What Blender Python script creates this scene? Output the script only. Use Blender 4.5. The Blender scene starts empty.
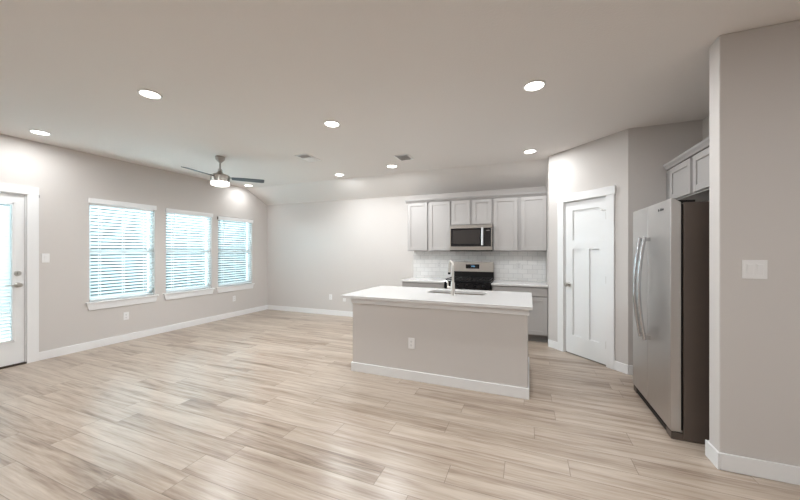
import bpy, bmesh, math
from mathutils import Vector, Matrix

C = bpy.context.scene.collection
PI = math.pi

# ------------------------------------------------------------------ camera, world, exposure
CAM_H = 1.377
F_PX = 318.2
YAW = 0.381
cam_d = bpy.data.cameras.new('camera')
cam_d.sensor_fit = 'HORIZONTAL'
cam_d.sensor_width = 36.0
cam_d.lens = 36.0 * F_PX / 800.0
cam_d.shift_y = 0.87 / 800.0
cam_d.clip_start = 0.05
cam = bpy.data.objects.new('camera', cam_d)
C.objects.link(cam)
cam.location = (0, 0, CAM_H)
cam.rotation_euler = (PI / 2, 0, YAW)
bpy.context.scene.camera = cam

SKY = 7.0
world = bpy.data.worlds.new('sky')
bpy.context.scene.world = world
world.use_nodes = True
bg = world.node_tree.nodes['Background']
bg.inputs[0].default_value = (0.78, 0.92, 1.0, 1)
bg.inputs[1].default_value = SKY

vs = bpy.context.scene.view_settings
vs.view_transform = 'Standard'
vs.look = 'None'
vs.gamma = 1.0
vs.use_curve_mapping = False
vs.exposure = 0.22

LAMP_W = 19.0      # each recessed downlight
LAMP_COL = (0.94, 0.985, 1.01)
FAN_W = 14.0



# soft daylight falling on the outside of the window wall from above
DAY_W = 3000.0
dl = bpy.data.lights.new('daylight', 'AREA')
dl.shape = 'RECTANGLE'
dl.size, dl.size_y = 6.5, 1.8
dl.energy = DAY_W
dl.color = (0.64, 0.88, 1.0)
do = bpy.data.objects.new('daylight', dl)
C.objects.link(do)
do.location = (-8.0, 3.2, 3.9)
do.rotation_euler = (Vector((-5.7, 3.2, 1.3)) - Vector((-8.0, 3.2, 3.9))).to_track_quat('-Z', 'X').to_euler()


# ------------------------------------------------------------------ materials
def mat(name, col, rough=0.5, metal=0.0, spec=0.5, emit=None, es=0.0):
    m = bpy.data.materials.new(name)
    m.use_nodes = True
    b = m.node_tree.nodes['Principled BSDF']
    b.inputs['Base Color'].default_value = (*col, 1)
    b.inputs['Roughness'].default_value = rough
    b.inputs['Metallic'].default_value = metal
    b.inputs['Specular IOR Level'].default_value = spec
    if emit:
        b.inputs['Emission Color'].default_value = (*emit, 1)
        b.inputs['Emission Strength'].default_value = es
    return m


def quiet(m):
    m.cycles.emission_sampling = 'NONE'


def bumped(name, col, rough, scale, strength, dist=0.002, spec=0.3):
    m = mat(name, col, rough, 0, spec)
    nt = m.node_tree
    b = nt.nodes['Principled BSDF']
    tc = nt.nodes.new('ShaderNodeTexCoord')
    n = nt.nodes.new('ShaderNodeTexNoise')
    n.inputs['Scale'].default_value = scale
    n.inputs['Detail'].default_value = 3
    bp = nt.nodes.new('ShaderNodeBump')
    bp.inputs['Strength'].default_value = strength
    bp.inputs['Distance'].default_value = dist
    nt.links.new(tc.outputs['Object'], n.inputs['Vector'])
    nt.links.new(n.outputs['Fac'], bp.inputs['Height'])
    nt.links.new(bp.outputs['Normal'], b.inputs['Normal'])
    return m


def brushed(name, col, rough, axis=2, stretch=120.0):
    """brushed metal: fine streaks along the given axis"""
    m = mat(name, col, rough, 1.0)
    nt = m.node_tree
    b = nt.nodes['Principled BSDF']
    tc = nt.nodes.new('ShaderNodeTexCoord')
    mp = nt.nodes.new('ShaderNodeMapping')
    sc = [stretch] * 3
    sc[axis] = 1.5
    mp.inputs['Scale'].default_value = sc
    n = nt.nodes.new('ShaderNodeTexNoise')
    n.inputs['Scale'].default_value = 4
    n.inputs['Detail'].default_value = 4
    mr = nt.nodes.new('ShaderNodeMapRange')
    mr.inputs['To Min'].default_value = max(0.02, rough - 0.02)
    mr.inputs['To Max'].default_value = rough + 0.02
    nt.links.new(tc.outputs['Object'], mp.inputs['Vector'])
    nt.links.new(mp.outputs['Vector'], n.inputs['Vector'])
    nt.links.new(n.outputs['Fac'], mr.inputs['Value'])
    nt.links.new(mr.outputs['Result'], b.inputs['Roughness'])
    return m


def plank_material():
    m = bpy.data.materials.new('wood_planks')
    m.use_nodes = True
    nt = m.node_tree
    L = nt.links.new
    b = nt.nodes['Principled BSDF']

    def math_(op, a, bb=None, c=None):
        n = nt.nodes.new('ShaderNodeMath')
        n.operation = op
        for i, v in enumerate((a, bb, c)):
            if v is None:
                continue
            if isinstance(v, (int, float)):
                n.inputs[i].default_value = v
            else:
                L(v, n.inputs[i])
        return n.outputs[0]
    tc = nt.nodes.new('ShaderNodeTexCoord')
    sp = nt.nodes.new('ShaderNodeSeparateXYZ')
    L(tc.outputs['Object'], sp.inputs[0])
    X, Y = sp.outputs[0], sp.outputs[1]
    W, LEN = 0.170, 1.22
    yr = math_('DIVIDE', math_('ADD', Y, 0.02), W)
    row = math_('FLOOR', yr)
    wn = nt.nodes.new('ShaderNodeTexWhiteNoise')
    wn.noise_dimensions = '1D'
    L(row, wn.inputs['W'])
    xr = math_('ADD', math_('DIVIDE', X, LEN), wn.outputs['Value'])
    col = math_('FLOOR', xr)
    fy = math_('FRACT', yr)
    fx = math_('FRACT', xr)
    cid = nt.nodes.new('ShaderNodeCombineXYZ')
    L(row, cid.inputs[0])
    L(col, cid.inputs[1])
    wn2 = nt.nodes.new('ShaderNodeTexWhiteNoise')
    wn2.noise_dimensions = '2D'
    L(cid.outputs[0], wn2.inputs['Vector'])
    pid = wn2.outputs['Value']
    # grain: stretched noise, shifted per plank
    off = nt.nodes.new('ShaderNodeCombineXYZ')
    L(math_('MULTIPLY', pid, 37.0), off.inputs[0])
    L(math_('MULTIPLY', pid, 91.0), off.inputs[1])
    ad = nt.nodes.new('ShaderNodeVectorMath')
    ad.operation = 'ADD'
    L(tc.outputs['Object'], ad.inputs[0])
    L(off.outputs[0], ad.inputs[1])
    mp = nt.nodes.new('ShaderNodeMapping')
    mp.inputs['Scale'].default_value = (1.0, 15.0, 1.0)
    L(ad.outputs[0], mp.inputs['Vector'])
    n1 = nt.nodes.new('ShaderNodeTexNoise')
    n1.inputs['Scale'].default_value = 1.0
    n1.inputs['Detail'].default_value = 5
    n1.inputs['Roughness'].default_value = 0.6
    n1.inputs['Distortion'].default_value = 0.6
    L(mp.outputs[0], n1.inputs['Vector'])
    mp2 = nt.nodes.new('ShaderNodeMapping')
    mp2.inputs['Scale'].default_value = (5.0, 90.0, 1.0)
    L(ad.outputs[0], mp2.inputs['Vector'])
    n2 = nt.nodes.new('ShaderNodeTexNoise')
    n2.inputs['Scale'].default_value = 1.0
    n2.inputs['Detail'].default_value = 3
    L(mp2.outputs[0], n2.inputs['Vector'])
    # wood colour
    t = math_('ADD', math_('MULTIPLY', n1.outputs['Fac'], 0.9), math_('MULTIPLY', math_('SUBTRACT', pid, 0.5), 0.15))
    t = math_('ADD', t, math_('MULTIPLY', math_('SUBTRACT', n2.outputs['Fac'], 0.5), 0.34))
    cr = nt.nodes.new('ShaderNodeValToRGB')
    e = cr.color_ramp.elements
    e[0].position = 0.22
    e[0].color = (0.190, 0.130, 0.094, 1)
    e[1].position = 0.66
    e[1].color = (0.525, 0.440, 0.365, 1)
    x = e.new(0.42)
    x.color = (0.385, 0.303, 0.238, 1)
    L(t, cr.inputs[0])
    # seams
    sy = math_('LESS_THAN', math_('MINIMUM', fy, math_('SUBTRACT', 1.0, fy)), 0.011)
    sx = math_('LESS_THAN', math_('MINIMUM', fx, math_('SUBTRACT', 1.0, fx)), 0.0016)
    seam = math_('MAXIMUM', sx, sy)
    mx = nt.nodes.new('ShaderNodeMix')
    mx.data_type = 'RGBA'
    L(math_('MULTIPLY', seam, 0.7), mx.inputs[0])
    L(cr.outputs[0], mx.inputs[6])
    mx.inputs[7].default_value = (0.16, 0.12, 0.09, 1)
    L(mx.outputs[2], b.inputs['Base Color'])
    b.inputs['Roughness'].default_value = 0.28
    b.inputs['Specular IOR Level'].default_value = 0.45
    bp = nt.nodes.new('ShaderNodeBump')
    bp.inputs['Strength'].default_value = 0.25
    bp.inputs['Distance'].default_value = 0.001
    L(math_('SUBTRACT', n2.outputs['Fac'], seam), bp.inputs['Height'])
    L(bp.outputs[0], b.inputs['Normal'])
    return m


def tile_material():
    m = mat('white_subway_tile', (0.8, 0.79, 0.77), 0.18)
    nt = m.node_tree
    b = nt.nodes['Principled BSDF']
    tc = nt.nodes.new('ShaderNodeTexCoord')
    sp = nt.nodes.new('ShaderNodeSeparateXYZ')
    cb = nt.nodes.new('ShaderNodeCombineXYZ')
    nt.links.new(tc.outputs['Object'], sp.inputs[0])
    nt.links.new(sp.outputs[0], cb.inputs[0])
    nt.links.new(sp.outputs[2], cb.inputs[1])
    br = nt.nodes.new('ShaderNodeTexBrick')
    br.offset = 0.5
    br.inputs['Color1'].default_value = (0.93, 0.915, 0.90, 1)
    br.inputs['Color2'].default_value = (0.86, 0.845, 0.83, 1)
    br.inputs['Mortar'].default_value = (0.70, 0.69, 0.68, 1)
    br.inputs['Scale'].default_value = 1.0
    br.inputs['Mortar Size'].default_value = 0.003
    br.inputs['Brick Width'].default_value = 0.152
    br.inputs['Row Height'].default_value = 0.076
    nt.links.new(cb.outputs[0], br.inputs['Vector'])
    nt.links.new(br.outputs['Color'], b.inputs['Base Color'])
    bp = nt.nodes.new('ShaderNodeBump')
    bp.inputs['Strength'].default_value = 0.4
    bp.inputs['Distance'].default_value = 0.002
    bp.invert = True
    nt.links.new(br.outputs['Fac'], bp.inputs['Height'])
    nt.links.new(bp.outputs[0], b.inputs['Normal'])
    return m


def slat_material():
    m = bpy.data.materials.new('white_blind_vinyl')
    m.use_nodes = True
    nt = m.node_tree
    b = nt.nodes['Principled BSDF']
    b.inputs['Base Color'].default_value = (0.86, 0.88, 0.88, 1)
    b.inputs['Roughness'].default_value = 0.45
    tr = nt.nodes.new('ShaderNodeBsdfTranslucent')
    tr.inputs[0].default_value = (0.9, 0.9, 0.9, 1)
    mx = nt.nodes.new('ShaderNodeMixShader')
    mx.inputs[0].default_value = 0.30
    nt.links.new(b.outputs[0], mx.inputs[1])
    nt.links.new(tr.outputs[0], mx.inputs[2])
    nt.links.new(mx.outputs[0], nt.nodes['Material Output'].inputs[0])
    return m


def glass_material():
    m = bpy.data.materials.new('window_glass')
    m.use_nodes = True
    nt = m.node_tree
    nt.nodes.remove(nt.nodes['Principled BSDF'])
    t = nt.nodes.new('ShaderNodeBsdfTransparent')
    t.inputs[0].default_value = (0.88, 0.92, 0.92, 1)
    g = nt.nodes.new('ShaderNodeBsdfGlossy')
    g.inputs['Roughness'].default_value = 0.02
    fr = nt.nodes.new('ShaderNodeFresnel')
    fr.inputs[0].default_value = 1.45
    mx = nt.nodes.new('ShaderNodeMixShader')
    nt.links.new(fr.outputs[0], mx.inputs[0])
    nt.links.new(t.outputs[0], mx.inputs[1])
    nt.links.new(g.outputs[0], mx.inputs[2])
    nt.links.new(mx.outputs[0], nt.nodes['Material Output'].inputs[0])
    return m


M = {
    'wall': bumped('greige_wall_paint', (0.60, 0.562, 0.535), 0.75, 160, 0.12),
    'ceiling': bumped('ceiling_paint', (0.79, 0.75, 0.72), 0.9, 70, 0.35, 0.004, 0.1),
    'trim': mat('white_trim_paint', (0.80, 0.79, 0.785), 0.35),
    'door': mat('white_door_paint', (0.80, 0.795, 0.79), 0.4),
    'floor': plank_material(),
    'cab': mat('light_gray_cabinet_paint', (0.44, 0.415, 0.40), 0.42),
    'cabin': mat('cabinet_frame_gray', (0.37, 0.35, 0.34), 0.5),
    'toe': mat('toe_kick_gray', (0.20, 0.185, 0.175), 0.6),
    'quartz': bumped('white_quartz', (0.64, 0.62, 0.605), 0.16, 300, 0.01, spec=0.5),
    'tile': tile_material(),
    'steel': brushed('stainless_steel', (0.58, 0.56, 0.545), 0.37, 2),
    'steelh': brushed('stainless_steel_horizontal_grain', (0.46, 0.43, 0.395), 0.30, 0),
    'nickel': mat('brushed_nickel', (0.60, 0.575, 0.54), 0.28, 1.0),
    'chrome': mat('bright_steel_handle', (0.62, 0.62, 0.63), 0.22, 1.0),
    'bright': mat('satin_handle', (0.80, 0.80, 0.80), 0.38, 0.35),
    'fanmetal': mat('dark_brushed_nickel', (0.42, 0.395, 0.365), 0.30, 1.0),
    'faucet': mat('satin_nickel', (0.62, 0.58, 0.54), 0.36, 0.8),
    'sinksteel': mat('satin_sink_steel', (0.30, 0.255, 0.205), 0.42, 0.8),
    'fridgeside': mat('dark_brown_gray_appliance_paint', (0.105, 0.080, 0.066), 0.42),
    'black': mat('black_plastic', (0.007, 0.006, 0.006), 0.5, 0, 0.2),
    'blackglass': mat('black_glass', (0.010, 0.009, 0.010), 0.08),
    'ovenglass': mat('smoked_door_glass', (0.035, 0.030, 0.028), 0.2),
    'iron': mat('cast_iron', (0.010, 0.009, 0.009), 0.55),
    'slat': slat_material(),
    'glass': glass_material(),
    'vinyl': mat('white_window_vinyl', (0.78, 0.79, 0.79), 0.4),
    'plate': mat('white_plastic_plate', (0.80, 0.785, 0.775), 0.35),
    'slot': mat('dark_slot', (0.05, 0.05, 0.05), 0.6),
    'lens': mat('lit_lens', (0.9, 0.9, 0.9), 0.5, emit=(1.0, 0.96, 0.90), es=9.0),
    'fanlens': mat('lit_fan_glass', (0.9, 0.9, 0.9), 0.5, emit=(1.0, 0.97, 0.92), es=3.0),
    'digits': mat('blue_display_digits', (0.0, 0.0, 0.0), 0.5, emit=(0.25, 0.6, 1.0), es=1.6),
    'blade': mat('dark_gray_fan_blade', (0.055, 0.075, 0.090), 0.3),
    'duct': mat('dark_duct', (0.035, 0.04, 0.045), 0.7),
    'vent': mat('white_vent_metal', (0.86, 0.85, 0.84), 0.45),
    'threshold': mat('bronze_threshold', (0.05, 0.035, 0.025), 0.45, 0.6),
    'bounce_ground': bumped('pale_bounce_ground', (0.45, 0.45, 0.43), 0.9, 60, 0.6, 0.02),
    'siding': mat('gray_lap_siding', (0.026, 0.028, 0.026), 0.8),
}


for k_ in ('lens', 'fanlens', 'digits'):
    quiet(M[k_])


# ------------------------------------------------------------------ mesh helpers
class MB:
    def __init__(self):
        self.bm = bmesh.new()

    def box(self, x0, x1, y0, y1, z0, z1, mtx=None):
        m = Matrix.Translation(((x0 + x1) / 2, (y0 + y1) / 2, (z0 + z1) / 2)) @ Matrix.Diagonal((abs(x1 - x0), abs(y1 - y0), abs(z1 - z0), 1))
        if mtx is not None:
            m = mtx @ m
        bmesh.ops.create_cube(self.bm, size=1.0, matrix=m)
        return self

    def cyl(self, p, axis, r, h, r2=None, n=32, cap=True):
        """cylinder/cone starting at p, running along axis for h"""
        ax = Vector(axis).normalized()
        q = ax.to_track_quat('Z', 'Y').to_matrix().to_4x4()
        m = Matrix.Translation(Vector(p) + ax * h / 2) @ q
        bmesh.ops.create_cone(self.bm, cap_ends=cap, segments=n, radius1=r, radius2=r if r2 is None else r2, depth=h, matrix=m)
        return self

    def lathe(self, prof, p=(0, 0, 0), axis=(0, 0, 1), n=40):
        """prof: list of (radius, height along axis)"""
        ax = Vector(axis).normalized()
        q = ax.to_track_quat('Z', 'Y').to_matrix().to_4x4()
        m = Matrix.Translation(p) @ q
        rings = []
        for r, z in prof:
            if r < 1e-6:
                rings.append([self.bm.verts.new(m @ Vector((0, 0, z)))])
            else:
                rings.append([self.bm.verts.new(m @ Vector((r * math.cos(2 * PI * k / n), r * math.sin(2 * PI * k / n), z))) for k in range(n)])
        for a, b in zip(rings, rings[1:]):
            for k in range(n):
                k2 = (k + 1) % n
                if len(a) == 1 and len(b) == 1:
                    continue
                if len(a) == 1:
                    self.bm.faces.new((a[0], b[k2], b[k]))
                elif len(b) == 1:
                    self.bm.faces.new((a[k], a[k2], b[0]))
                else:
                    self.bm.faces.new((a[k], a[k2], b[k2], b[k]))
        return self

    def tube(self, pts, r, n=16, sx=1.0):
        """round tube along pts, r a number or list"""
        pts = [Vector(p) for p in pts]
        rr = r if isinstance(r, (list, tuple)) else [r] * len(pts)
        t0 = (pts[1] - pts[0]).normalized()
        up = Vector((0, 0, 1)) if abs(t0.z) < 0.9 else Vector((1, 0, 0))
        side = t0.cross(up).normalized()
        rings = []
        for i, p in enumerate(pts):
            t = (pts[min(i + 1, len(pts) - 1)] - pts[max(i - 1, 0)]).normalized()
            side = (side - t * side.dot(t)).normalized()
            nn = t.cross(side)
            rings.append([self.bm.verts.new(p + rr[i] * (sx * side * math.cos(2 * PI * k / n) + nn * math.sin(2 * PI * k / n))) for k in range(n)])
        for a, b in zip(rings, rings[1:]):
            for k in range(n):
                self.bm.faces.new((a[k], a[(k + 1) % n], b[(k + 1) % n], b[k]))
        self.bm.faces.new(rings[0][::-1])
        self.bm.faces.new(rings[-1])
        return self

    def prism(self, poly, axis, a0, a1):
        """extrude polygon; axis 'x': poly=(y,z); 'y': poly=(x,z); 'z': poly=(x,y)"""
        def P(u, v, a):
            return {'x': (a, u, v), 'y': (u, a, v), 'z': (u, v, a)}[axis]
        A = [self.bm.verts.new(P(u, v, a0)) for u, v in poly]
        B = [self.bm.verts.new(P(u, v, a1)) for u, v in poly]
        n = len(poly)
        self.bm.faces.new(A)
        self.bm.faces.new(B)
        for i in range(n):
            self.bm.faces.new((A[i], A[(i + 1) % n], B[(i + 1) % n], B[i]))
        return self

    def slab_hole(self, outer, inner, z0, z1):
        """flat slab with a hole through it"""
        rows = []
        for z in (z0, z1):
            ed, loops = [], []
            for loop in (outer, inner):
                vs_ = [self.bm.verts.new((x, y, z)) for x, y in loop]
                ed += [self.bm.edges.new((vs_[i], vs_[(i + 1) % len(vs_)])) for i in range(len(vs_))]
                loops.append(vs_)
            bmesh.ops.triangle_fill(self.bm, use_beauty=True, use_dissolve=False, edges=ed)
            rows.append(loops)
        for k in range(2):
            a, b = rows[0][k], rows[1][k]
            for i in range(len(a)):
                j = (i + 1) % len(a)
                self.bm.faces.new((a[i], a[j], b[j], b[i]))
        return self

    def build(self, name, m, parent=None, bevel=0.0, smooth=False, seg=2):
        bmesh.ops.recalc_face_normals(self.bm, faces=self.bm.faces)
        me = bpy.data.meshes.new(name)
        self.bm.to_mesh(me)
        self.bm.free()
        me.materials.append(M[m])
        o = bpy.data.objects.new(name, me)
        C.objects.link(o)
        if parent is not None:
            o.parent = parent
        if smooth:
            for p in me.polygons:
                p.use_smooth = True
            try:
                me.set_sharp_from_angle(angle=math.radians(38))
            except Exception:
                pass
        if bevel:
            b = o.modifiers.new('bevel', 'BEVEL')
            b.width = bevel
            b.segments = seg
            b.limit_method = 'ANGLE'
            b.angle_limit = math.radians(40)
        return o


def thing(name, label, cat, loc=(0, 0, 0), rz=0.0, group=None):
    o = bpy.data.objects.new(name, None)
    o.empty_display_size = 0.1
    C.objects.link(o)
    o.location = loc
    o.rotation_euler = (0, 0, rz)
    return tag(o, label, cat, group)


def tag(o, label, cat, group=None):
    o['label'] = label
    o['category'] = cat
    if group:
        o['group'] = group
    return o


def struct(o, label=None, cat=None):
    o['kind'] = 'structure'
    if label:
        o['label'] = label
    if cat:
        o['category'] = cat
    return o


def struct_empty(name, label, cat, loc=(0, 0, 0), rz=0.0):
    o = bpy.data.objects.new(name, None)
    o.empty_display_size = 0.1
    C.objects.link(o)
    o.location = loc
    o.rotation_euler = (0, 0, rz)
    return struct(o, label, cat)


def copy_tree(o, parent=None):
    c = o.copy()
    C.objects.link(c)
    c.parent = parent
    for ch in list(o.children):
        copy_tree(ch, c)
    return c


def rrect(x0, x1, y0, y1, r, n=6):
    out = []
    for cx, cy, a0 in ((x1 - r, y1 - r, 0), (x0 + r, y1 - r, PI / 2), (x0 + r, y0 + r, PI), (x1 - r, y0 + r, 1.5 * PI)):
        for k in range(n + 1):
            a = a0 + PI / 2 * k / n
            out.append((cx + r * math.cos(a), cy + r * math.sin(a)))
    return out


# ------------------------------------------------------------------ room dimensions (metres)
XL, YB = -5.694, 5.805          # window wall, kitchen wall
XR, YF = 3.40, -2.60            # right end and the wall behind the camera
H, HB = 2.742, 2.450            # flat ceiling, low end of the slope
YC = 5.19                       # where the ceiling starts to slope
PX0, PY0 = 0.286, 5.058         # pantry corner by the cabinets
PX1, PY1 = 1.043, 4.243         # pantry corner by the refrigerator
AX = 1.69                       # back of the refrigerator alcove
WX, WY, WT = 1.127, 2.620, 0.125  # end of the near wall

# ---- floor and ceiling
struct(MB().box(XL, XR, YF, YB, -0.12, 0.0).build('floor', 'floor'), 'light oak plank floor running across the whole room', 'floor')
cb = MB()
cb.box(XL - .14, XR + .12, YF - .12, YC, H, H + 0.12)
cb.prism([(YC, H), (YB, HB), (YB + .14, HB), (YB + .14, H + .12), (YC, H + .12)], 'x', XL - .14, XR + .12)
struct(cb.build('ceiling', 'ceiling'), 'greige ceiling, flat then sloping down to the kitchen wall', 'ceiling')

# ---- left wall with door and three window openings
WC = [2.940, 3.955, 4.935]      # window centres along y
WHALF = 0.42
WZ0, WZ1 = 0.655, 2.075
DY0, DY1, DZ = 0.985, 1.915, 2.068
ys = [YF - .12, DY0, DY1]
wl = MB()
wl.box(XL - .14, XL, YF - .12, DY0, 0, H)
wl.box(XL - .14, XL, DY0, DY1, DZ, H)
prev = DY1
for c in WC:
    wl.box(XL - .14, XL, prev, c - WHALF, 0, H)
    wl.box(XL - .14, XL, c - WHALF, c + WHALF, 0, WZ0)
    wl.box(XL - .14, XL, c - WHALF, c + WHALF, WZ1, H)
    prev = c + WHALF
wl.box(XL - .14, XL, prev, YB + .14, 0, H)
struct(wl.build('wall_left', 'wall'), 'greige wall with three windows and the glazed door', 'wall')
struct(MB().box(XL, XR + .12, YB, YB + .14, 0, HB + .01).build('wall_back', 'wall'), 'greige wall behind the kitchen cabinets', 'wall')
struct(MB().box(XR, XR + .12, YF - .12, YB, 0, H).build('wall_right', 'wall'), 'greige side wall', 'wall')
struct(MB().box(XL, XR, YF - .12, YF, 0, H).build('wall_front', 'wall'), 'greige wall behind the viewer', 'wall')

# ---- pantry: diagonal wall with door, side walls, alcove back wall
DL = math.hypot(PX1 - PX0, PY1 - PY0)
DA = math.atan2(PY1 - PY0, PX1 - PX0)
# pantry diagonal frame: local x along the wall, local +y goes behind it
T0, T1, TZ = 0.262, 0.868, 2.036
PM = Matrix.Translation((PX0, PY0, 0)) @ Matrix.Rotation(DA, 4, 'Z')
wp = MB()
for a, b, z0, z1 in ((0, T0, 0, H), (T1, DL, 0, H), (T0, T1, TZ, H)):
    wp.box(a, b, 0, 0.10, z0, z1, PM)
struct(wp.build('wall_pantry', 'wall'), 'pale diagonal pantry wall around the white panel door', 'wall')
struct(MB().prism([(PX0, PY0), (PX0, YB), (PX0 + .10, YB), (PX0 + .10, PY0 + .03)], 'z', 0, H).build('wall_pantry_side', 'wall'), 'short pantry side wall at the cabinet end', 'wall')
struct(MB().prism([(PX1, PY1), (AX + .12, PY1), (AX + .12, PY1 + .10), (PX1 + .04, PY1 + .10)], 'z', 0, H).build('wall_alcove_side', 'wall'), 'shaded wall between the pantry and the refrigerator', 'wall')
struct(MB().box(AX, AX + .12, WY + WT, PY1, 0, H).build('wall_alcove_back', 'wall'), 'wall behind the refrigerator', 'wall')
struct(MB().box(WX, XR, WY, WY + WT, 0, H).build('wall_near', 'wall', bevel=0.006), 'near greige wall with the double switch', 'wall')
# dark pantry interior is closed by the room shell behind it

# ---- baseboards
BH, BT = 0.105, 0.015
bb = MB()
bb.box(XL, XL + BT, DY1 + .10, YB, 0, BH)
bb.box(XL, XL + BT, YF, DY0 - .10, 0, BH)
struct(bb.build('baseboard_left', 'trim', bevel=0.003), 'white baseboard under the windows', 'baseboard')
struct(MB().box(XL + BT, -2.045, YB - BT, YB, 0, BH).build('baseboard_back', 'trim', bevel=0.003), 'white baseboard on the back wall', 'baseboard')
pb = MB()
pb.box(0.0, T0 - .095, -BT, 0, 0, BH, PM)
pb.box(T1 + .095, DL + .008, -BT, 0, 0, BH, PM)
struct(pb.build('baseboard_pantry', 'trim', bevel=0.003), 'white baseboard on both sides of the pantry door', 'baseboard')
struct(MB().box(PX1 + .005, AX, PY1 - BT, PY1, 0, BH).build('baseboard_alcove', 'trim', bevel=0.003), 'white baseboard beside the refrigerator', 'baseboard')
nb = MB()
nb.box(WX - BT, WX, WY - BT, WY + WT + BT, 0, BH)
nb.box(WX, XR, WY - BT, WY, 0, BH)
nb.box(WX, AX, WY + WT, WY + WT + BT, 0, BH)
struct(nb.build('baseboard_near', 'trim', bevel=0.003), 'white baseboard wrapping the near wall end', 'baseboard')
fb = MB()
fb.box(XL + BT, XR, YF, YF + BT, 0, BH)
fb.box(XR - BT, XR, YF + BT, WY - BT, 0, BH)
struct(fb.build('baseboard_front', 'trim', bevel=0.003), 'white baseboard behind the viewer', 'baseboard')


# ------------------------------------------------------------------ windows
def window(i, yc, ztop):
    w = struct_empty('window_%d' % i, ['white window nearest the glazed door', 'middle white window of the three', 'white window nearest the room corner'][i - 1], 'window', (XL, yc, 0))
    h = WHALF
    f = MB()
    fx0, fx1 = -.125, -.075
    f.box(fx0, fx1, -h, -h + .045, WZ0, WZ1)
    f.box(fx0, fx1, h - .045, h, WZ0, WZ1)
    f.box(fx0, fx1, -h, h, WZ1 - .045, WZ1)
    f.box(fx0, fx1, -h, h, WZ0, WZ0 + .05)
    f.build('window_frame', 'vinyl', w, bevel=0.003)
    MB().box(-.118, -.070, -h + .045, h - .045, 1.345, 1.395).build('meeting_rail', 'vinyl', w, bevel=0.003)
    MB().box(-.102, -.098, -h + .04, h - .04, WZ0 + .045, 1.36).box(-.108, -.104, -h + .04, h - .04, 1.36, WZ1 - .04).build('glass_pane', 'glass', w)
    # stool and apron
    MB().box(-.07, .035, -h - .045, h + .045, WZ0 - .022, WZ0 + .002).build('window_stool', 'trim', w, bevel=0.004)
    MB().prism([(-h - .035, WZ0 - .022), (h + .035, WZ0 - .022), (h + .012, WZ0 - .112), (-h - .012, WZ0 - .112)], 'x', 0, .017).build('window_apron', 'trim', w, bevel=0.002)


def blind(yc, zt, label, clips):
    b = thing('window_blind', label, 'blind', (XL, yc, 0), 0, 'blinds on the three windows')
    h = WHALF - .012
    MB().box(-.012, .030, -h - .026, h + .026, zt - .070, zt).build('valance', 'trim', b, bevel=0.004)
    MB().box(-.062, -.014, -h, h, WZ1 - .052, WZ1 - .004).build('headrail', 'trim', b)
    z0, z1 = WZ0 + .045, WZ1 - .045
    n = 28
    pitch = (z1 - z0) / n
    sl = MB()
    for k in range(n):
        z = z0 + pitch * (k + .5)
        m = Matrix.Translation((-.036, 0, z)) @ Matrix.Rotation(math.radians(SLAT_TILT), 4, 'Y')
        sl.box(-.025, .025, -h, h, -.0018, .0018, m)
    sl.build('slats', 'slat', b)
    MB().box(-.060, -.012, -h, h, WZ0 + .010, WZ0 + .034).build('bottom_rail', 'slat', b, bevel=0.004)
    for yy in (-.29, 0.0, .29):
        c = MB()
        c.box(-.0115, -.0100, yy - .003, yy + .003, WZ0 + .03, WZ1 - .05)
        c.box(-.0630, -.0615, yy - .003, yy + .003, WZ0 + .03, WZ1 - .05)
        c.build('ladder_cord', 'trim', b)
    MB().cyl((-.003, -h + .13, WZ1 - .52), (0, 0, 1), .004, .46, n=10).build('tilt_wand', 'vinyl', b, smooth=True)
    if clips:
        for yy, s in ((-h - .030, 1), (h + .030, 1)):
            MB().box(-.002, .028, yy - .004, yy + .004, zt - .062, zt - .008).build('valance_clip', 'toe', b)
    return b


SLAT_TILT = -30.0
for i, yc in enumerate(WC):
    window(i + 1, yc, 0)
blind(WC[0], 2.118, 'wide white horizontal blind on the window nearest the glazed door', False)
blind(WC[1], 2.100, 'white horizontal blind on the middle window of the window wall', False)
blind(WC[2], 2.062, 'white horizontal blind with dark valance clips, nearest the room corner', True)

# ------------------------------------------------------------------ exterior door
d1 = struct_empty('door_1', 'white glazed exterior door with built in blind', 'door', (XL, (DY0 + DY1) / 2, 0))
hw = (DY1 - DY0) / 2
sw = hw - .012                     # slab half width
GZ0, GZ1, gh = 0.300, 1.945, sw - .085
pn = MB()
for a, b, z0, z1 in ((-sw, -gh, .022, 2.055), (gh, sw, .022, 2.055), (-gh, gh, .022, GZ0), (-gh, gh, GZ1, 2.055)):
    pn.box(-.055, -.012, a, b, z0, z1)
pn.build('door_panel', 'door', d1)
gf = MB()
for a, b, z0, z1 in ((-gh - .012, -gh + .018, GZ0 - .012, GZ1 + .012), (gh - .018, gh + .012, GZ0 - .012, GZ1 + .012), (-gh, gh, GZ0 - .012, GZ0 + .018), (-gh, gh, GZ1 - .018, GZ1 + .012)):
    gf.box(-.062, -.004, a, b, z0, z1)
gf.build('glazing_frame', 'door', d1, bevel=0.004)
MB().box(-.052, -.049, -gh, gh, GZ0, GZ1).build('glass_pane', 'glass', d1)
ds = MB()
n = 40
for k in range(n):
    z = GZ0 + .03 + (GZ1 - GZ0 - .06) * (k + .5) / n
    ds.box(-.022, .022, -gh + .02, gh - .02, -.0012, .0012, Matrix.Translation((-.034, 0, z)) @ Matrix.Rotation(math.radians(-62), 4, 'Y'))
ds.build('blind_slats', 'slat', d1)
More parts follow.
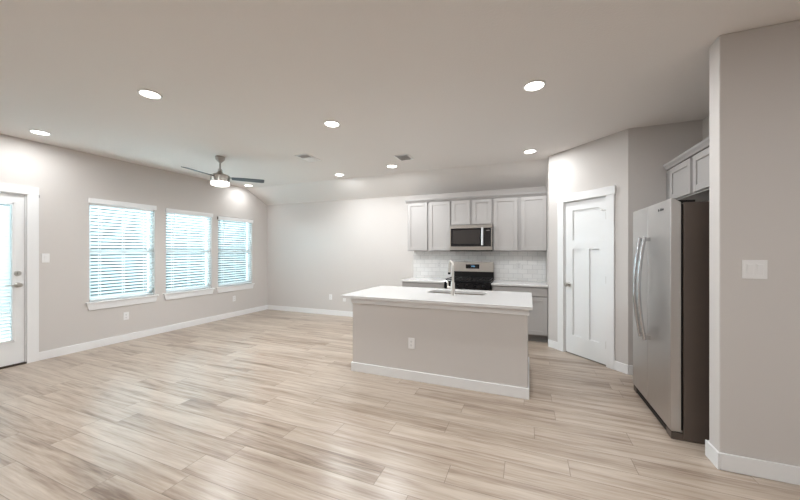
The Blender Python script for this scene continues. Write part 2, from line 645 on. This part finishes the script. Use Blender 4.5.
for z, nm in ((0.967, 'door_knob'), (1.105, 'deadbolt')):
    k = MB()
    yk = sw - .058
    if nm == 'door_knob':
        k.lathe([(0, 0), (.032, 0), (.033, .006), (.028, .010), (.012, .014), (.011, .030), (.020, .036), (.027, .046), (.027, .058), (.020, .066), (0, .068)], (-.012, yk, z), (1, 0, 0))
        k.box(.018, .030, yk - .105, yk, z - .007, z + .007)
    else:
        k.lathe([(0, 0), (.031, 0), (.032, .008), (.026, .014), (0, .015)], (-.012, yk, z), (1, 0, 0))
        k.box(.0, .018, yk - .005, yk + .005, z - .016, z + .016)
    k.build(nm, 'nickel', d1, smooth=True)
    MB().box(-.010, -.006, sw + .002, sw + .012, z - .03, z + .03).build('strike_plate', 'nickel', d1)
MB().box(-.10, .012, -hw, hw, 0, .020).build('threshold', 'threshold', d1, bevel=0.003)
t1 = MB()
cy = (DY0 + DY1) / 2
t1.box(XL, XL + .018, DY1, DY1 + .102, 0, 2.068)
t1.box(XL, XL + .018, DY0 - .102, DY0, 0, 2.068)
t1.box(XL, XL + .020, DY0 - .102, DY1 + .102, 2.068, 2.165)
t1.box(XL - .14, XL, DY1 - .010, DY1, 0, DZ)
t1.box(XL - .14, XL, DY0, DY0 + .010, 0, DZ)
t1.box(XL - .14, XL, DY0 + .010, DY1 - .010, DZ - .010, DZ)
struct(t1.build('trim_1', 'trim', bevel=0.002), 'white casing around the glazed door', 'trim')
tag(MB().box(XL + .001, XL + .010, DY1 + .104, DY1 + .113, 2.045, 2.075).build('door_sensor', 'toe', bevel=0.002), 'tiny dark sensor at the upper corner of the glazed door casing', 'sensor')

# ------------------------------------------------------------------ pantry door
d2 = struct_empty('door_2', 'white three panel pantry door', 'door', (PX0, PY0, 0), DA)
a0, a1 = T0 + .012, T1 - .012
s0, s1 = a0 + .112, a1 - .098
mm = (s0 + s1) / 2
dz0, dz1 = 0.014, TZ - .012
pd = MB()
pd.box(a0, a1, .028, .048, dz0, dz1)      # recessed field
pd.box(a0, s0, .012, .030, dz0, dz1)
pd.box(s1, a1, .012, .030, dz0, dz1)
pd.box(s0, s1, .012, .030, 1.913, dz1)
pd.box(s0, s1, .012, .030, 1.400, 1.515)
pd.box(s0, s1, .012, .030, dz0, .258)
pd.box(mm - .055, mm + .055, .012, .030, .258, 1.400)
pd.build('door_panel', 'door', d2)
MB().lathe([(0, 0), (.031, 0), (.031, .006), (.012, .012), (.011, .032), (.022, .038), (.028, .048), (.026, .060), (.015, .067), (0, .068)], (a0 + .055, .012, .925), (0, -1, 0)).build('door_knob', 'nickel', d2, smooth=True)
MB().box(a0 - .010, a0 - .002, .006, .012, .90, .955).build('latch_plate', 'nickel', d2)
for z in (1.80, 1.03, .25):
    MB().cyl((a1 + .004, .004, z - .045), (0, 0, 1), .006, .09, n=12).box(a1 - .012, a1 + .010, .008, .0125, z - .044, z + .044).build('hinge', 'nickel', d2)
MB().cyl((a1 + .004, .0, 1.852), (0, 0, 1), .007, .014, n=12).tube([(a1 + .004, -.005, 1.86), (a1 - .035, -.025, 1.872)], .004).cyl((a1 - .03, -.02, 1.872), (-.8, -.4, .1), .008, .014, n=12).build('door_stop', 'nickel', d2)
MB().box(a0, a1, .02, .06, 0.0, .012).build('threshold', 'toe', d2)
t2 = MB()
t2.box(T0 - .095, T0, -.018, 0, 0, TZ, PM)
t2.box(T1, T1 + .095, -.018, 0, 0, TZ, PM)
t2.box(T0 - .100, T1 + .108, -.022, 0, TZ, TZ + .098, PM)
t2.box(T0, T0 + .008, 0, .10, 0, TZ, PM)
t2.box(T1 - .008, T1, 0, .10, 0, TZ, PM)
t2.box(T0 + .008, T1 - .008, 0, .10, TZ - .008, TZ, PM)
struct(t2.build('trim_2', 'trim', bevel=0.002), 'white casing around the pantry door', 'trim')


# ------------------------------------------------------------------ cabinetry helpers (front faces -y, local)
def shaker(x0, x1, z0, z1, yf, rail=.056, th=.020):
    """framed door front whose face is at y = yf, going back th"""
    m = MB()
    m.box(x0, x0 + rail, yf, yf + th, z0, z1)
    m.box(x1 - rail, x1, yf, yf + th, z0, z1)
    m.box(x0 + rail, x1 - rail, yf, yf + th, z1 - rail, z1)
    m.box(x0 + rail, x1 - rail, yf, yf + th, z0, z0 + rail)
    m.box(x0 + rail - .002, x1 - rail + .002, yf + .011, yf + th, z0 + rail - .002, z1 - rail + .002)
    return m


UY = YB - .35                       # front of the upper cabinet doors
ZB, ZT = 1.373, 2.252               # upper cabinet box


def upper(x0, x1, z0, doors, label):
    t = thing('wall_cabinet', label, 'cabinet', ((x0 + x1) / 2, YB, 0), 0, 'upper kitchen cabinets')
    cx = (x0 + x1) / 2
    MB().box(x0 - cx, x1 - cx, -.33, -.001, z0, ZT).build('cabinet_body', 'cabin', t)
    for a, b in doors:
        shaker(a - cx, b - cx, z0 + .012, ZT - .012, -.35).build('cabinet_door', 'cab', t, bevel=0.002)
    return t


upper(-2.042, -1.640, ZB, [(-2.033, -1.662)], 'tall gray wall cabinet at the left end of the upper run')
upper(-1.640, -1.238, ZB, [(-1.624, -1.252)], 'tall gray wall cabinet directly left of the microwave')
upper(-1.238, -.540, 1.815, [(-1.222, -.912), (-.866, -.556)], 'short two door gray cabinet above the microwave')
upper(-.540, .284, ZB, [(-.521, -.152), (-.094, .274)], 'tall two door gray cabinet right of the microwave')


def crown_profile(yf, zb):
    return [(yf + .020, zb), (yf - .004, zb), (yf - .010, zb + .012), (yf - .030, zb + .034), (yf - .034, zb + .046), (yf - .034, zb + .054), (yf + .020, zb + .054)]


cr = MB()
cr.prism([(YB + a, z) for a, z in crown_profile(-.345, ZT - .008)], 'x', -2.075, .284)
cr.box(-2.075, -2.042, YB - .345, YB, ZT + .03, ZT + .046)
tag(cr.build('crown_molding', 'cabin', bevel=0.001), 'gray crown molding along the top of the long upper cabinets', 'molding')

# base cabinets
CZ = 0.868                          # countertop surface
BY = YB - .60                       # base cabinet box front


def base(x0, x1, label, dx):
    t = thing('base_cabinet', label, 'cabinet', ((x0 + x1) / 2, YB, 0), 0, 'base kitchen cabinets')
    w = (x1 - x0) / 2
    MB().box(-w, w, -.60, -.001, .105, CZ - .032).build('cabinet_body', 'cabin', t)
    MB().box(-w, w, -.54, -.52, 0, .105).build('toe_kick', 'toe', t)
    shaker(-w + .012, w - .012, .696, CZ - .048, -.62, .0, .020)
    m = MB().box(-w + .012, w - .012, -.62, -.60, .698, CZ - .048)
    m.build('drawer', 'cab', t, bevel=0.003)
    shaker(-w + .012, -.012, .122, .676, -.62).build('cabinet_door', 'cab', t, bevel=0.002)
    shaker(.012, w - .012, .122, .676, -.62).build('cabinet_door', 'cab', t, bevel=0.002)
    return t


base(-2.040, -1.276, 'gray base cabinet left of the range', 0)
base(-.524, .284, 'gray base cabinet right of the range beside the pantry wall', 0)
tag(MB().box(-2.050, -1.275, YB - .645, YB - .001, CZ - .032, CZ).build('countertop', 'quartz', bevel=0.003), 'white quartz countertop left of the range', 'countertop')
tag(MB().box(-.528, .285, YB - .645, YB - .001, CZ - .032, CZ).build('countertop', 'quartz', bevel=0.003), 'white quartz countertop right of the range', 'countertop')
struct(MB().box(-2.045, .285, YB - .009, YB - .0005, CZ, ZB + .0).build('backsplash', 'tile'), 'white subway tile backsplash', 'backsplash')

# ------------------------------------------------------------------ microwave
mw = thing('microwave', 'stainless over the range microwave hung between the upper cabinets', 'microwave', (-.889, YB, 0))
w = .352
MB().box(-w, w, -.375, -.012, 1.386, 1.812).build('housing', 'black', mw)
MB().box(-w, w, -.385, -.02, 1.370, 1.388).build('vent_grille', 'black', mw)
fr = MB()
fr.box(-w, w, -.405, -.375, 1.758, 1.812)
fr.box(-w, w, -.405, -.375, 1.388, 1.450)
fr.box(-w, -w + .018, -.405, -.375, 1.450, 1.758)
fr.box(w - .018, w, -.405, -.375, 1.450, 1.758)
fr.build('front_frame', 'steelh', mw, bevel=0.002)
MB().box(-w + .018, .175, -.402, -.376, 1.450, 1.758).build('oven_door', 'blackglass', mw)
MB().box(-w + .05, .150, -.4035, -.400, 1.495, 1.725).build('door_window', 'ovenglass', mw)
cpn = MB().box(.222, w - .018, -.402, -.376, 1.450, 1.758).build('control_panel', 'blackglass', mw)
MB().box(.252, .312, -.4035, -.402, 1.708, 1.722).build('display', 'toe', cpn)
hb = MB().tube([(.198, -.440, 1.470), (.198, -.443, 1.617), (.198, -.440, 1.764)], .017, sx=1.0)
hb.box(.190, .206, -.440, -.402, 1.478, 1.494).box(.190, .206, -.440, -.402, 1.740, 1.756)
hb.build('handle', 'bright', mw, smooth=True)

# ------------------------------------------------------------------ range
rg = thing('kitchen_range', 'black and stainless kitchen range below the microwave', 'range', (-.905, YB, 0))
w = .362
RZ = .885
MB().box(-w, w, -.655, -.03, .06, RZ - .02).build('range_body', 'black', rg)
for sx_ in (-1, 1):
    for yy in (-.60, -.08):
        MB().cyl((sx_ * .32, yy, 0), (0, 0, 1), .02, .06, n=12).build('foot', 'black', rg)
ct = MB().box(-w - .002, w + .002, -.670, -.085, RZ - .02, RZ).build('cooktop', 'blackglass', rg, bevel=0.004)
for ix in (-.185, .185):
    gr = MB()
    for yy in (-.62, -.37, -.13):
        gr.box(ix - .165, ix + .165, yy - .006, yy + .006, RZ + .018, RZ + .030)
    for xx in (-.165, 0, .165):
        gr.box(ix + xx - .006, ix + xx + .006, -.626, -.124, RZ + .018, RZ + .030)
    for xx in (-.16, .16):
        for yy in (-.62, -.13):
            gr.box(ix + xx - .007, ix + xx + .007, yy - .007, yy + .007, RZ, RZ + .02)
    gr.build('burner_grate', 'iron', rg)
    for yy in (-.50, -.245):
        MB().lathe([(0, .001), (.045, .001), (.045, .008), (.030, .012), (.030, .017), (0, .017)], (ix, yy, RZ)).build('burner', 'iron', rg, smooth=True)
bgd = MB().prism([(-.085, 1.008), (-.070, 1.178), (-.03, 1.178), (-.03, 1.008)], 'x', -w, w).build('backguard', 'steelh', rg, bevel=0.003)
MB().prism([(-.105, RZ), (-.090, 1.010), (-.03, 1.010), (-.03, RZ)], 'x', -w, w).build('backguard_base', 'black', rg, bevel=0.003)
M_bg = Matrix.Translation((0, -.0785, 1.095)) @ Matrix.Rotation(math.radians(-5.04), 4, 'X')
dsp = MB().box(-.120, .118, -.004, .004, -.033, .042, M_bg).build('display_panel', 'blackglass', bgd)
dg = MB()
segs = {'1': 'bc', '2': 'abged', '0': 'abcdef'}


def digit(x, ch, mtx):
    W_, H_ = .009, .018
    pos = {'a': (0, H_), 'd': (0, 0), 'g': (0, H_ / 2)}
    for s in segs[ch]:
        if s in pos:
            z = pos[s][1]
            dg.box(x, x + W_, -.0050, -.0041, z - .001, z + .001, mtx)
        else:
            xx = x + (W_ if s in 'bc' else 0)
            z0_ = H_ / 2 if s in 'bf' else 0
            dg.box(xx - .001, xx + .001, -.0050, -.0041, z0_, z0_ + H_ / 2, mtx)


for xx, ch in ((-.030, '1'), (-.012, '2'), (.012, '0'), (.028, '0')):
    digit(xx, ch, M_bg)
dg.box(.004, .006, -.0050, -.0041, .005, .007, M_bg).box(.004, .006, -.0050, -.0041, .012, .014, M_bg)
dg.build('clock_digits', 'digits', dsp)
MB().box(-w, w, -.690, -.655, .765, RZ - .022).build('knob_panel', 'blackglass', rg, bevel=0.003)
for xx in (-.27, -.14, 0, .14, .27):
    MB().lathe([(0, 0), (.024, 0), (.022, .020), (.017, .026), (0, .027)], (xx, -.690, .815), (0, -1, 0)).build('knob', 'black', rg, smooth=True)
od = MB().box(-w, w, -.690, -.656, .235, .755).build('oven_door', 'blackglass', rg, bevel=0.004)
MB().tube([(-.33, -.725, .715), (.33, -.725, .715)], .012).box(-.32, -.30, -.725, -.688, .707, .723).box(.30, .32, -.725, -.688, .707, .723).build('door_handle', 'steelh', od, smooth=True)
MB().box(-w, w, -.688, -.656, .070, .225).build('warming_drawer', 'steelh', rg, bevel=0.004)

# ------------------------------------------------------------------ island
IA = math.radians(-0.35)
I0 = (-1.997, 3.138, 0)
isl = thing('kitchen_island', 'freestanding kitchen island with greige half wall front and white base trim', 'island', I0, IA)
bx0, bx1, by0, by1 = .128, 1.998, .062, 1.020
IZ = .868
hwall = MB()
hwall.box(bx0, bx1, by0, by0 + .11, 0, IZ - .032)
hwall.box(bx0, bx0 + .06, by0 + .11, by1, 0, IZ - .032)
hwall.box(bx1 - .06, bx1, by0 + .11, by1, 0, IZ - .032)
hwall.build('half_wall', 'wall', isl, bevel=0.003)
ap = MB()
az0, az1 = IZ - .090, IZ - .031
ap.box(bx0 - .014, bx1 + .014, by0 - .014, by0, az0, az1)
ap.box(bx0 - .014, bx0, by0, by1, az0, az1)
ap.box(bx1, bx1 + .014, by0, by1, az0, az1)
ap.build('apron_trim', 'trim', isl, bevel=0.002)
ib = MB()
ib.box(bx0 - .014, bx1 + .014, by0 - .014, by0, 0, .100)
ib.box(bx0 - .014, bx0, by0, by1, 0, .100)
ib.box(bx1, bx1 + .014, by0, by1, 0, .100)
ib.build('base_trim', 'trim', isl, bevel=0.003)
cbx = MB()
cbx.box(bx0 + .06, bx1 - .06, by1 - .02, by1, .105, IZ - .032)
cbx.box(bx0 + .06, bx1 - .06, by0 + .11, by1, .105, .125)
cbx.build('cabinet_body', 'cabin', isl)
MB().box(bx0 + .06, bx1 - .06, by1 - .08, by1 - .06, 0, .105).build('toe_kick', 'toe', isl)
nd = 4
for k in range(nd):
    wdt = (bx1 - bx0 - .12) / nd
    xa = bx0 + .06 + k * wdt
    m = Matrix.Rotation(PI, 4, 'Z')
    sh = shaker(-(xa + wdt - .01), -(xa + .01), .122, IZ - .050, -(by1 + .020))
    bmesh.ops.transform(sh.bm, matrix=m, verts=sh.bm.verts)
    sh.build('cabinet_door', 'cab', isl, bevel=0.002)

sink_x0, sink_x1, sink_y0, sink_y1 = .842, 1.540, .600, .905
top = thing('island_countertop', 'white quartz slab with sink cutout on the kitchen island', 'countertop', I0, IA)
MB().slab_hole([(0, 0), (2.040, 0), (2.040, 1.082), (0, 1.082)], rrect(sink_x0, sink_x1, sink_y0, sink_y1, .07), IZ - .031, IZ).build('stone_slab', 'quartz', top, bevel=0.003)
snk = thing('kitchen_sink', 'stainless undermount sink set into the island countertop', 'sink', I0, IA)
sk = MB()
lp_out = rrect(sink_x0 - .004, sink_x1 + .004, sink_y0 - .004, sink_y1 + .004, .072)
lp_bot = rrect(sink_x0 + .012, sink_x1 - .012, sink_y0 + .012, sink_y1 - .012, .06)
lip = rrect(sink_x0 - .025, sink_x1 + .025, sink_y0 - .025, sink_y1 + .025, .09)
zl = IZ - .0315
A = [sk.bm.verts.new((x, y, zl)) for x, y in lip]
B = [sk.bm.verts.new((x, y, zl)) for x, y in lp_out]
D = [sk.bm.verts.new((x, y, IZ - .23)) for x, y in lp_bot]
n = len(A)
for P_, Q_ in ((A, B), (B, D)):
    for i in range(n):
        sk.bm.faces.new((P_[i], P_[(i + 1) % n], Q_[(i + 1) % n], Q_[i]))
sk.bm.faces.new(D)
so = sk.build('basin', 'sinksteel', snk, smooth=True)
sm = so.modifiers.new('thickness', 'SOLIDIFY')
sm.thickness = .002
sm.offset = -1
MB().lathe([(0, .002), (.030, .002), (.043, .004), (.045, .001), (.045, 0), (0, 0)], ((sink_x0 + sink_x1) / 2, (sink_y0 + sink_y1) / 2, IZ - .229)).build('drain', 'nickel', snk, smooth=True)

# faucet (local: island frame)
fc = thing('kitchen_faucet', 'tall brushed nickel gooseneck faucet on the island beside the sink', 'faucet', (-.798, 3.630, IZ), 0)
MB().lathe([(0, 0), (.031, 0), (.031, .006), (.0245, .010), (.0235, .125), (.0175, .150), (.0155, .160), (0, .160)]).build('faucet_body', 'faucet', fc, smooth=True)
dirx, diry = -.50, .866
R_ = .066
pts = [(0, 0, .15), (0, 0, .24), (0, 0, .315)]
for k in range(1, 13):
    a = PI * k / 12
    q = R_ * (1 - math.cos(a))
    pts.append((dirx * q, diry * q, .315 + R_ * math.sin(a)))
pts.append((dirx * R_ * 2.06, diry * R_ * 2.06, .295))
MB().tube(pts, .0145, n=20).build('spout', 'faucet', fc, smooth=True)
ex, ey = dirx * R_ * 2.07, diry * R_ * 2.07
sh = MB().tube([(ex, ey, .300), (ex * 1.03, ey * 1.03, .255)], [.0165, .0185], n=20).build('spray_head', 'faucet', fc, smooth=True)
MB().tube([(ex * 1.03, ey * 1.03, .256), (ex * 1.035, ey * 1.035, .228)], [.0165, .0150], n=20).build('spray_nozzle', 'black', sh, smooth=True)
MB().tube([(0, 0, .085), (-.066, .016, .085)], .0125, n=16).tube([(-.060, .015, .080), (-.066, .017, .165)], [.0095, .0065], n=12).build('lever_handle', 'faucet', fc, smooth=True)


# ------------------------------------------------------------------ refrigerator (faces -x)
FX, FY0, FY1 = 0.973, 2.897, 3.797
rf = thing('refrigerator', 'tall stainless side by side refrigerator with dark brown side', 'refrigerator', ((FX + AX) / 2, (FY0 + FY1) / 2, 0))
ox, oy = (FX + AX) / 2, (FY0 + FY1) / 2


def L_(x0, x1, y0, y1, z0, z1):
    return (x0 - ox, x1 - ox, y0 - oy, y1 - oy, z0, z1)


GAPY = 3.375
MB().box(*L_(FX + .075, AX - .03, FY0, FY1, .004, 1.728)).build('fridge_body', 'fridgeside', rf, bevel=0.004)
MB().box(*L_(FX + .060, FX + .080, FY0 + .015, FY1 - .015, .07, 1.72)).build('door_gasket', 'black', rf)


def fdoor(name, y0, y1):
    p = [(FX, .062), (FX - .002, 1.0), (FX, 1.758), (FX + .008, 1.764), (FX + .020, 1.760), (FX + .062, 1.730), (FX + .062, .062)]
    return MB().prism([(x - ox, z) for x, z in p], 'y', y0 - oy, y1 - oy).build(name, 'steel', rf, bevel=0.004)


fd = fdoor('fridge_door', FY0, GAPY - .003)
fz = fdoor('freezer_door', GAPY + .003, FY1)


def fhandle(y, par):
    hp = []
    n = 24
    for k in range(n + 1):
        t = k / n
        z = .615 + (1.495 - .615) * t
        hp.append((FX - .040 - .040 * math.sin(PI * t) - ox, y - oy, z))
    hm = MB().tube(hp, .0135, n=14)
    for z in (.635, 1.475):
        hm.box(FX - .048 - ox, FX + .002 - ox, y - .010 - oy, y + .010 - oy, z - .016, z + .016)
    hm.build('door_handle', 'chrome', par, smooth=True)


fhandle(GAPY - .060, fd)
fhandle(GAPY + .060, fz)
lg = MB()
yy = 3.135
for k in range(8):
    if k == 2:
        continue
    lg.box(*L_(FX - .0022, FX + .004, yy - k * .014 - .010, yy - k * .014, 1.690, 1.690 + (.020 if k in (0, 3, 5) else .014)))
lg.build('nameplate', 'slot', fd)
MB().prism([(FX + .010 - ox, 0.003), (FX + .006 - ox, .046), (FX + .030 - ox, .056), (FX + .074 - ox, .056), (FX + .074 - ox, .003)], 'y', FY0 + .020 - oy, FY1 - .012 - oy).build('kick_grille', 'black', rf, bevel=0.003)
for y in (FY0 + .05, FY1 - .05):
    MB().box(*L_(FX + .010, FX + .075, y - .03, y + .03, .052, .064)).cyl((FX + .035 - ox, y - oy, .05), (0, 0, 1), .012, .018, n=14).build('bottom_hinge', 'nickel', rf)
    MB().box(*L_(FX + .045, FX + .150, y - .032, y + .032, 1.724, 1.748)).build('hinge_cover', 'black', rf, bevel=0.004)
    MB().box(*L_(FX + .004, FX + .080, y - .045, y + .045, .001, .050)).build('foot', 'fridgeside', rf, bevel=0.004)

# cabinet over the refrigerator
oc = thing('wall_cabinet', 'short gray two door cabinet above the refrigerator', 'cabinet', (AX, 3.52, 0))
y0, y1 = 2.790 - 3.52, 4.125 - 3.52
z0, z1 = 1.880, 2.232
MB().box(1.380 - AX, -.001, y0, y1, z0, z1).build('cabinet_body', 'cabin', oc)
for a, b in ((4.082, 3.634), (3.586, 3.138), (3.090, 2.81)):
    sd = shaker(-.5 * abs(a - b), .5 * abs(a - b), z0 + .016, z1 - .016, 0)
    mt = Matrix.Translation((1.360 - AX, (a + b) / 2 - 3.52, 0)) @ Matrix.Rotation(-PI / 2, 4, 'Z')
    bmesh.ops.transform(sd.bm, matrix=mt, verts=sd.bm.verts)
    sd.build('cabinet_door', 'cab', oc, bevel=0.002)
pr = [(1.380 - AX, z1 - .006), (1.356 - AX, z1 - .006), (1.350 - AX, z1 + .010), (1.335 - AX, z1 + .032), (1.332 - AX, z1 + .050), (1.380 - AX, z1 + .050)]
cm = MB().prism(pr, 'y', y0, y1 + .045)
cm.box(1.380 - AX, -.001, y1, y1 + .042, z1 + .028, z1 + .050)
cm.build('crown_molding', 'cabin', oc)
MB().box(1.385 - AX, -.001, y1 + .001, 4.240 - 3.52, z0, z1 - .006).build('filler_panel', 'cabin', oc)


# ------------------------------------------------------------------ ceiling fan
fn = thing('ceiling_fan', 'brushed nickel ceiling fan with dark blades and lit drum light', 'fan', (-4.148, 3.322, H))
MB().lathe([(0, 0), (.066, 0), (.066, -.012), (.058, -.045), (.030, -.075), (.018, -.085), (0, -.085)]).build('canopy', 'fanmetal', fn, smooth=True)
MB().cyl((0, 0, -.215), (0, 0, 1), .0125, .135, n=20).build('downrod', 'fanmetal', fn, smooth=True)
MB().lathe([(0, -.175), (.020, -.175), (.030, -.190), (.033, -.225), (.045, -.240), (.105, -.262), (.125, -.272), (.127, -.280), (.127, -.345), (.121, -.352), (.121, -.366), (0, -.366)]).build('motor_housing', 'fanmetal', fn, smooth=True)
MB().lathe([(0, -.364), (.119, -.364), (.122, -.372), (.122, -.398), (.112, -.412), (.080, -.420), (0, -.423)]).build('light_shade', 'fanlens', fn, smooth=True)
for ang, nm in ((47, 'a'), (279, 'b')):
    bl = MB()
    rm = Matrix.Rotation(math.radians(ang), 4, 'Z') @ Matrix.Translation((0, 0, -.302)) @ Matrix.Rotation(math.radians(-10 if ang < 100 else -13), 4, 'X')
    prof = [(.150, -.045), (.300, -.058), (.560, -.064), (.590, -.055), (.590, .055), (.560, .064), (.300, .058), (.150, .045)]
    bl.prism(prof, 'z', -.004, .004)
    bmesh.ops.transform(bl.bm, matrix=rm, verts=bl.bm.verts)
    b_ = bl.build('blade', 'blade', fn, bevel=0.002)
    ir = MB().prism([(.100, -.022), (.235, -.034), (.235, .034), (.100, .022)], 'z', .004, .009)
    bmesh.ops.transform(ir.bm, matrix=rm, verts=ir.bm.verts)
    ir.build('blade_iron', 'fanmetal', b_)


# ------------------------------------------------------------------ lamps
def lamp(name, loc, power, size, parent=None):
    ld = bpy.data.lights.new(name, 'AREA')
    ld.shape = 'DISK'
    ld.size = size
    ld.energy = power
    ld.color = LAMP_COL
    lo = bpy.data.objects.new(name, ld)
    C.objects.link(lo)
    lo.location = loc
    if parent is not None:
        lo.parent = parent
    return lo


def downlight(x, y, label, dim=1.0):
    t = thing('ceiling_light', label, 'light', (x, y, H), 0, 'recessed ceiling lights')
    MB().lathe([(.070, -.001), (.088, -.001), (.088, -.006), (.080, -.011), (.072, -.009), (.070, -.004)]).build('trim_ring', 'vent', t, smooth=True)
    MB().lathe([(0, -.004), (.071, -.004), (.071, -.007), (0, -.008)]).build('lens', 'lens', t, smooth=True)
    lamp('bulb', (0, 0, -.012), LAMP_W * dim, .13, t)
    return t


downlight(-3.044, 1.759, 'round recessed ceiling light, nearest the viewer on the living side')
downlight(-5.200, 1.857, 'round recessed ceiling light near the glazed door', .5)
downlight(-1.945, 2.895, 'round recessed ceiling light, left of the pair in front of the island')
downlight(0.052, 2.848, 'round recessed ceiling light, largest one, in front of the refrigerator')
downlight(0.032, 4.700, 'round recessed ceiling light by the top of the pantry wall', .6)
downlight(-2.022, 4.703, 'round recessed ceiling light beside the dark square vent', 1.2)
downlight(-3.119, 4.877, 'round recessed ceiling light just before the ceiling slope, left of the cabinets')
downlight(-5.391, 4.973, 'round recessed ceiling light behind the fan blade near the room corner', .22)
for x_, y_ in ((-5.20, -1.30), (-3.05, -1.30), (-.95, -1.30), (1.15, -1.30), (2.40, .60), (.40, .60)):  # unseen lights, added to brighten the faces turned toward the camera
    downlight(x_, y_, 'added round ceiling light behind the viewer, out of view', .85)['group'] = 'added ceiling lights behind the viewer'
lamp('bulb', (-4.148, 3.322, H - .434), FAN_W, .20)


# ------------------------------------------------------------------ ceiling vents
def vent(cx, cy_, sx_, sy_, label, split, rot=0.0):
    t = thing('ceiling_vent', label, 'vent', (cx, cy_, H), rot, 'ceiling vents')
    f = MB()
    bo = .022
    f.box(-sx_, sx_, -sy_, -sy_ + bo, -.010, -.001)
    f.box(-sx_, sx_, sy_ - bo, sy_, -.010, -.001)
    f.box(-sx_, -sx_ + bo, -sy_ + bo, sy_ - bo, -.010, -.001)
    f.box(sx_ - bo, sx_, -sy_ + bo, sy_ - bo, -.010, -.001)
    f.build('vent_frame', 'vent', t, bevel=0.002)
    MB().box(-sx_ + bo, sx_ - bo, -sy_ + bo, sy_ - bo, -.003, -.001).build('vent_backing', 'duct', t)
    s = MB()
    n = int((2 * sy_ - 2 * bo) / .020)
    for k in range(n):
        y = -sy_ + bo + (k + .5) * (2 * sy_ - 2 * bo) / n
        ang = 50 if (k + .5) / n < split else -38
        ww = .006 if ang > 0 else .011
        s.box(-sx_ + bo, sx_ - bo, -ww, ww, -.0006, .0006, Matrix.Translation((0, y, -.008)) @ Matrix.Rotation(math.radians(ang), 4, 'X'))
    s.build('vent_slats', 'vent', t)


vent(-2.977, 3.828, .105, .175, 'white rectangular ceiling vent beyond the fan, half of it dark', .42)
vent(-1.673, 4.328, .105, .135, 'small ceiling vent with dark louvers above the kitchen', 1.1)


# ------------------------------------------------------------------ plates on the walls
def plate(name, label, cat, loc, rz, w_, h_, kind, group=None):
    """local: plate in the xz plane facing -y"""
    t = thing(name, label, cat, loc, rz, group)
    MB().box(-w_ / 2, w_ / 2, -.006, -.0005, -h_ / 2, h_ / 2).build('cover_plate', 'plate', t, bevel=0.002)
    if kind == 'outlet':
        for z in (.020, -.020):
            r = MB().prism(rrect(-.017, .017, z - .014, z + .014, .006), 'y', -.0085, -.005).build('receptacle', 'plate', t)
            MB().box(-.0075, -.0050, -.0092, -.0080, z - .002, z + .008).box(.0050, .0075, -.0092, -.0080, z - .002, z + .008).box(-.002, .002, -.0092, -.0080, z - .010, z - .006).build('slots', 'slot', r)
    elif kind == 'switch':
        n_ = max(1, round(w_ / .06 - .4))
        for k in range(n_):
            x = (k - (n_ - 1) / 2) * .046
            MB().box(x - .0165, x + .0165, -.0068, -.005, -.034, .034).build('switch_frame', 'vent', t)
            MB().prism([(-.0075, -.032), (-.0115, .032), (-.005, .032), (-.005, -.032)], 'x', x - .0150, x + .0150).build('rocker', 'plate', t, bevel=0.001)
    return t


LW = PI / 2        # plates on the window wall face +x
plate('light_switch', 'single white light switch beside the glazed door', 'switch', (XL, 2.082, 1.285), LW, .072, .116, 'switch')
plate('wall_outlet', 'white wall outlet low under the window nearest the glazed door', 'outlet', (XL, 2.956, .382), LW, .072, .116, 'outlet', 'wall outlets')
plate('wall_outlet', 'white wall outlet low under the window nearest the room corner', 'outlet', (XL, 4.884, .381), LW, .072, .116, 'outlet', 'wall outlets')
plate('wall_outlet', 'white wall outlet low on the back wall, clear of the island', 'outlet', (-3.933, YB, .385), 0, .072, .116, 'outlet', 'wall outlets')
plate('wall_outlet', 'white wall plate on the back wall just under the island countertop corner', 'outlet', (-3.590, YB, .365), 0, .072, .116, 'blank', 'wall outlets')
plate('wall_outlet', 'white outlet on the tile backsplash left of the range', 'outlet', (-1.53, YB - .009, 1.12), 0, .072, .116, 'outlet', 'wall outlets')
plate('wall_outlet', 'white outlet on the tile backsplash right of the range', 'outlet', (-.14, YB - .009, 1.12), 0, .072, .116, 'outlet', 'wall outlets')
oi = Matrix.Translation(I0) @ Matrix.Rotation(IA, 4, 'Z') @ Vector((.850, by0, .392))
plate('wall_outlet', 'white outlet on the front of the kitchen island', 'outlet', oi, IA, .072, .116, 'outlet', 'wall outlets')
plate('light_switch', 'double white rocker switch on the near wall at right', 'switch', (1.291, WY, 1.263), 0, .116, .116, 'switch')

# ------------------------------------------------------------------ outdoors behind the blinds
struct(MB().box(-22, XL - .14, -14, 22, -.30, -.15).build('ground', 'bounce_ground'), 'ground outside the windows, made pale to bounce daylight', 'ground')  # ground lightened so it bounces daylight up onto the ceiling
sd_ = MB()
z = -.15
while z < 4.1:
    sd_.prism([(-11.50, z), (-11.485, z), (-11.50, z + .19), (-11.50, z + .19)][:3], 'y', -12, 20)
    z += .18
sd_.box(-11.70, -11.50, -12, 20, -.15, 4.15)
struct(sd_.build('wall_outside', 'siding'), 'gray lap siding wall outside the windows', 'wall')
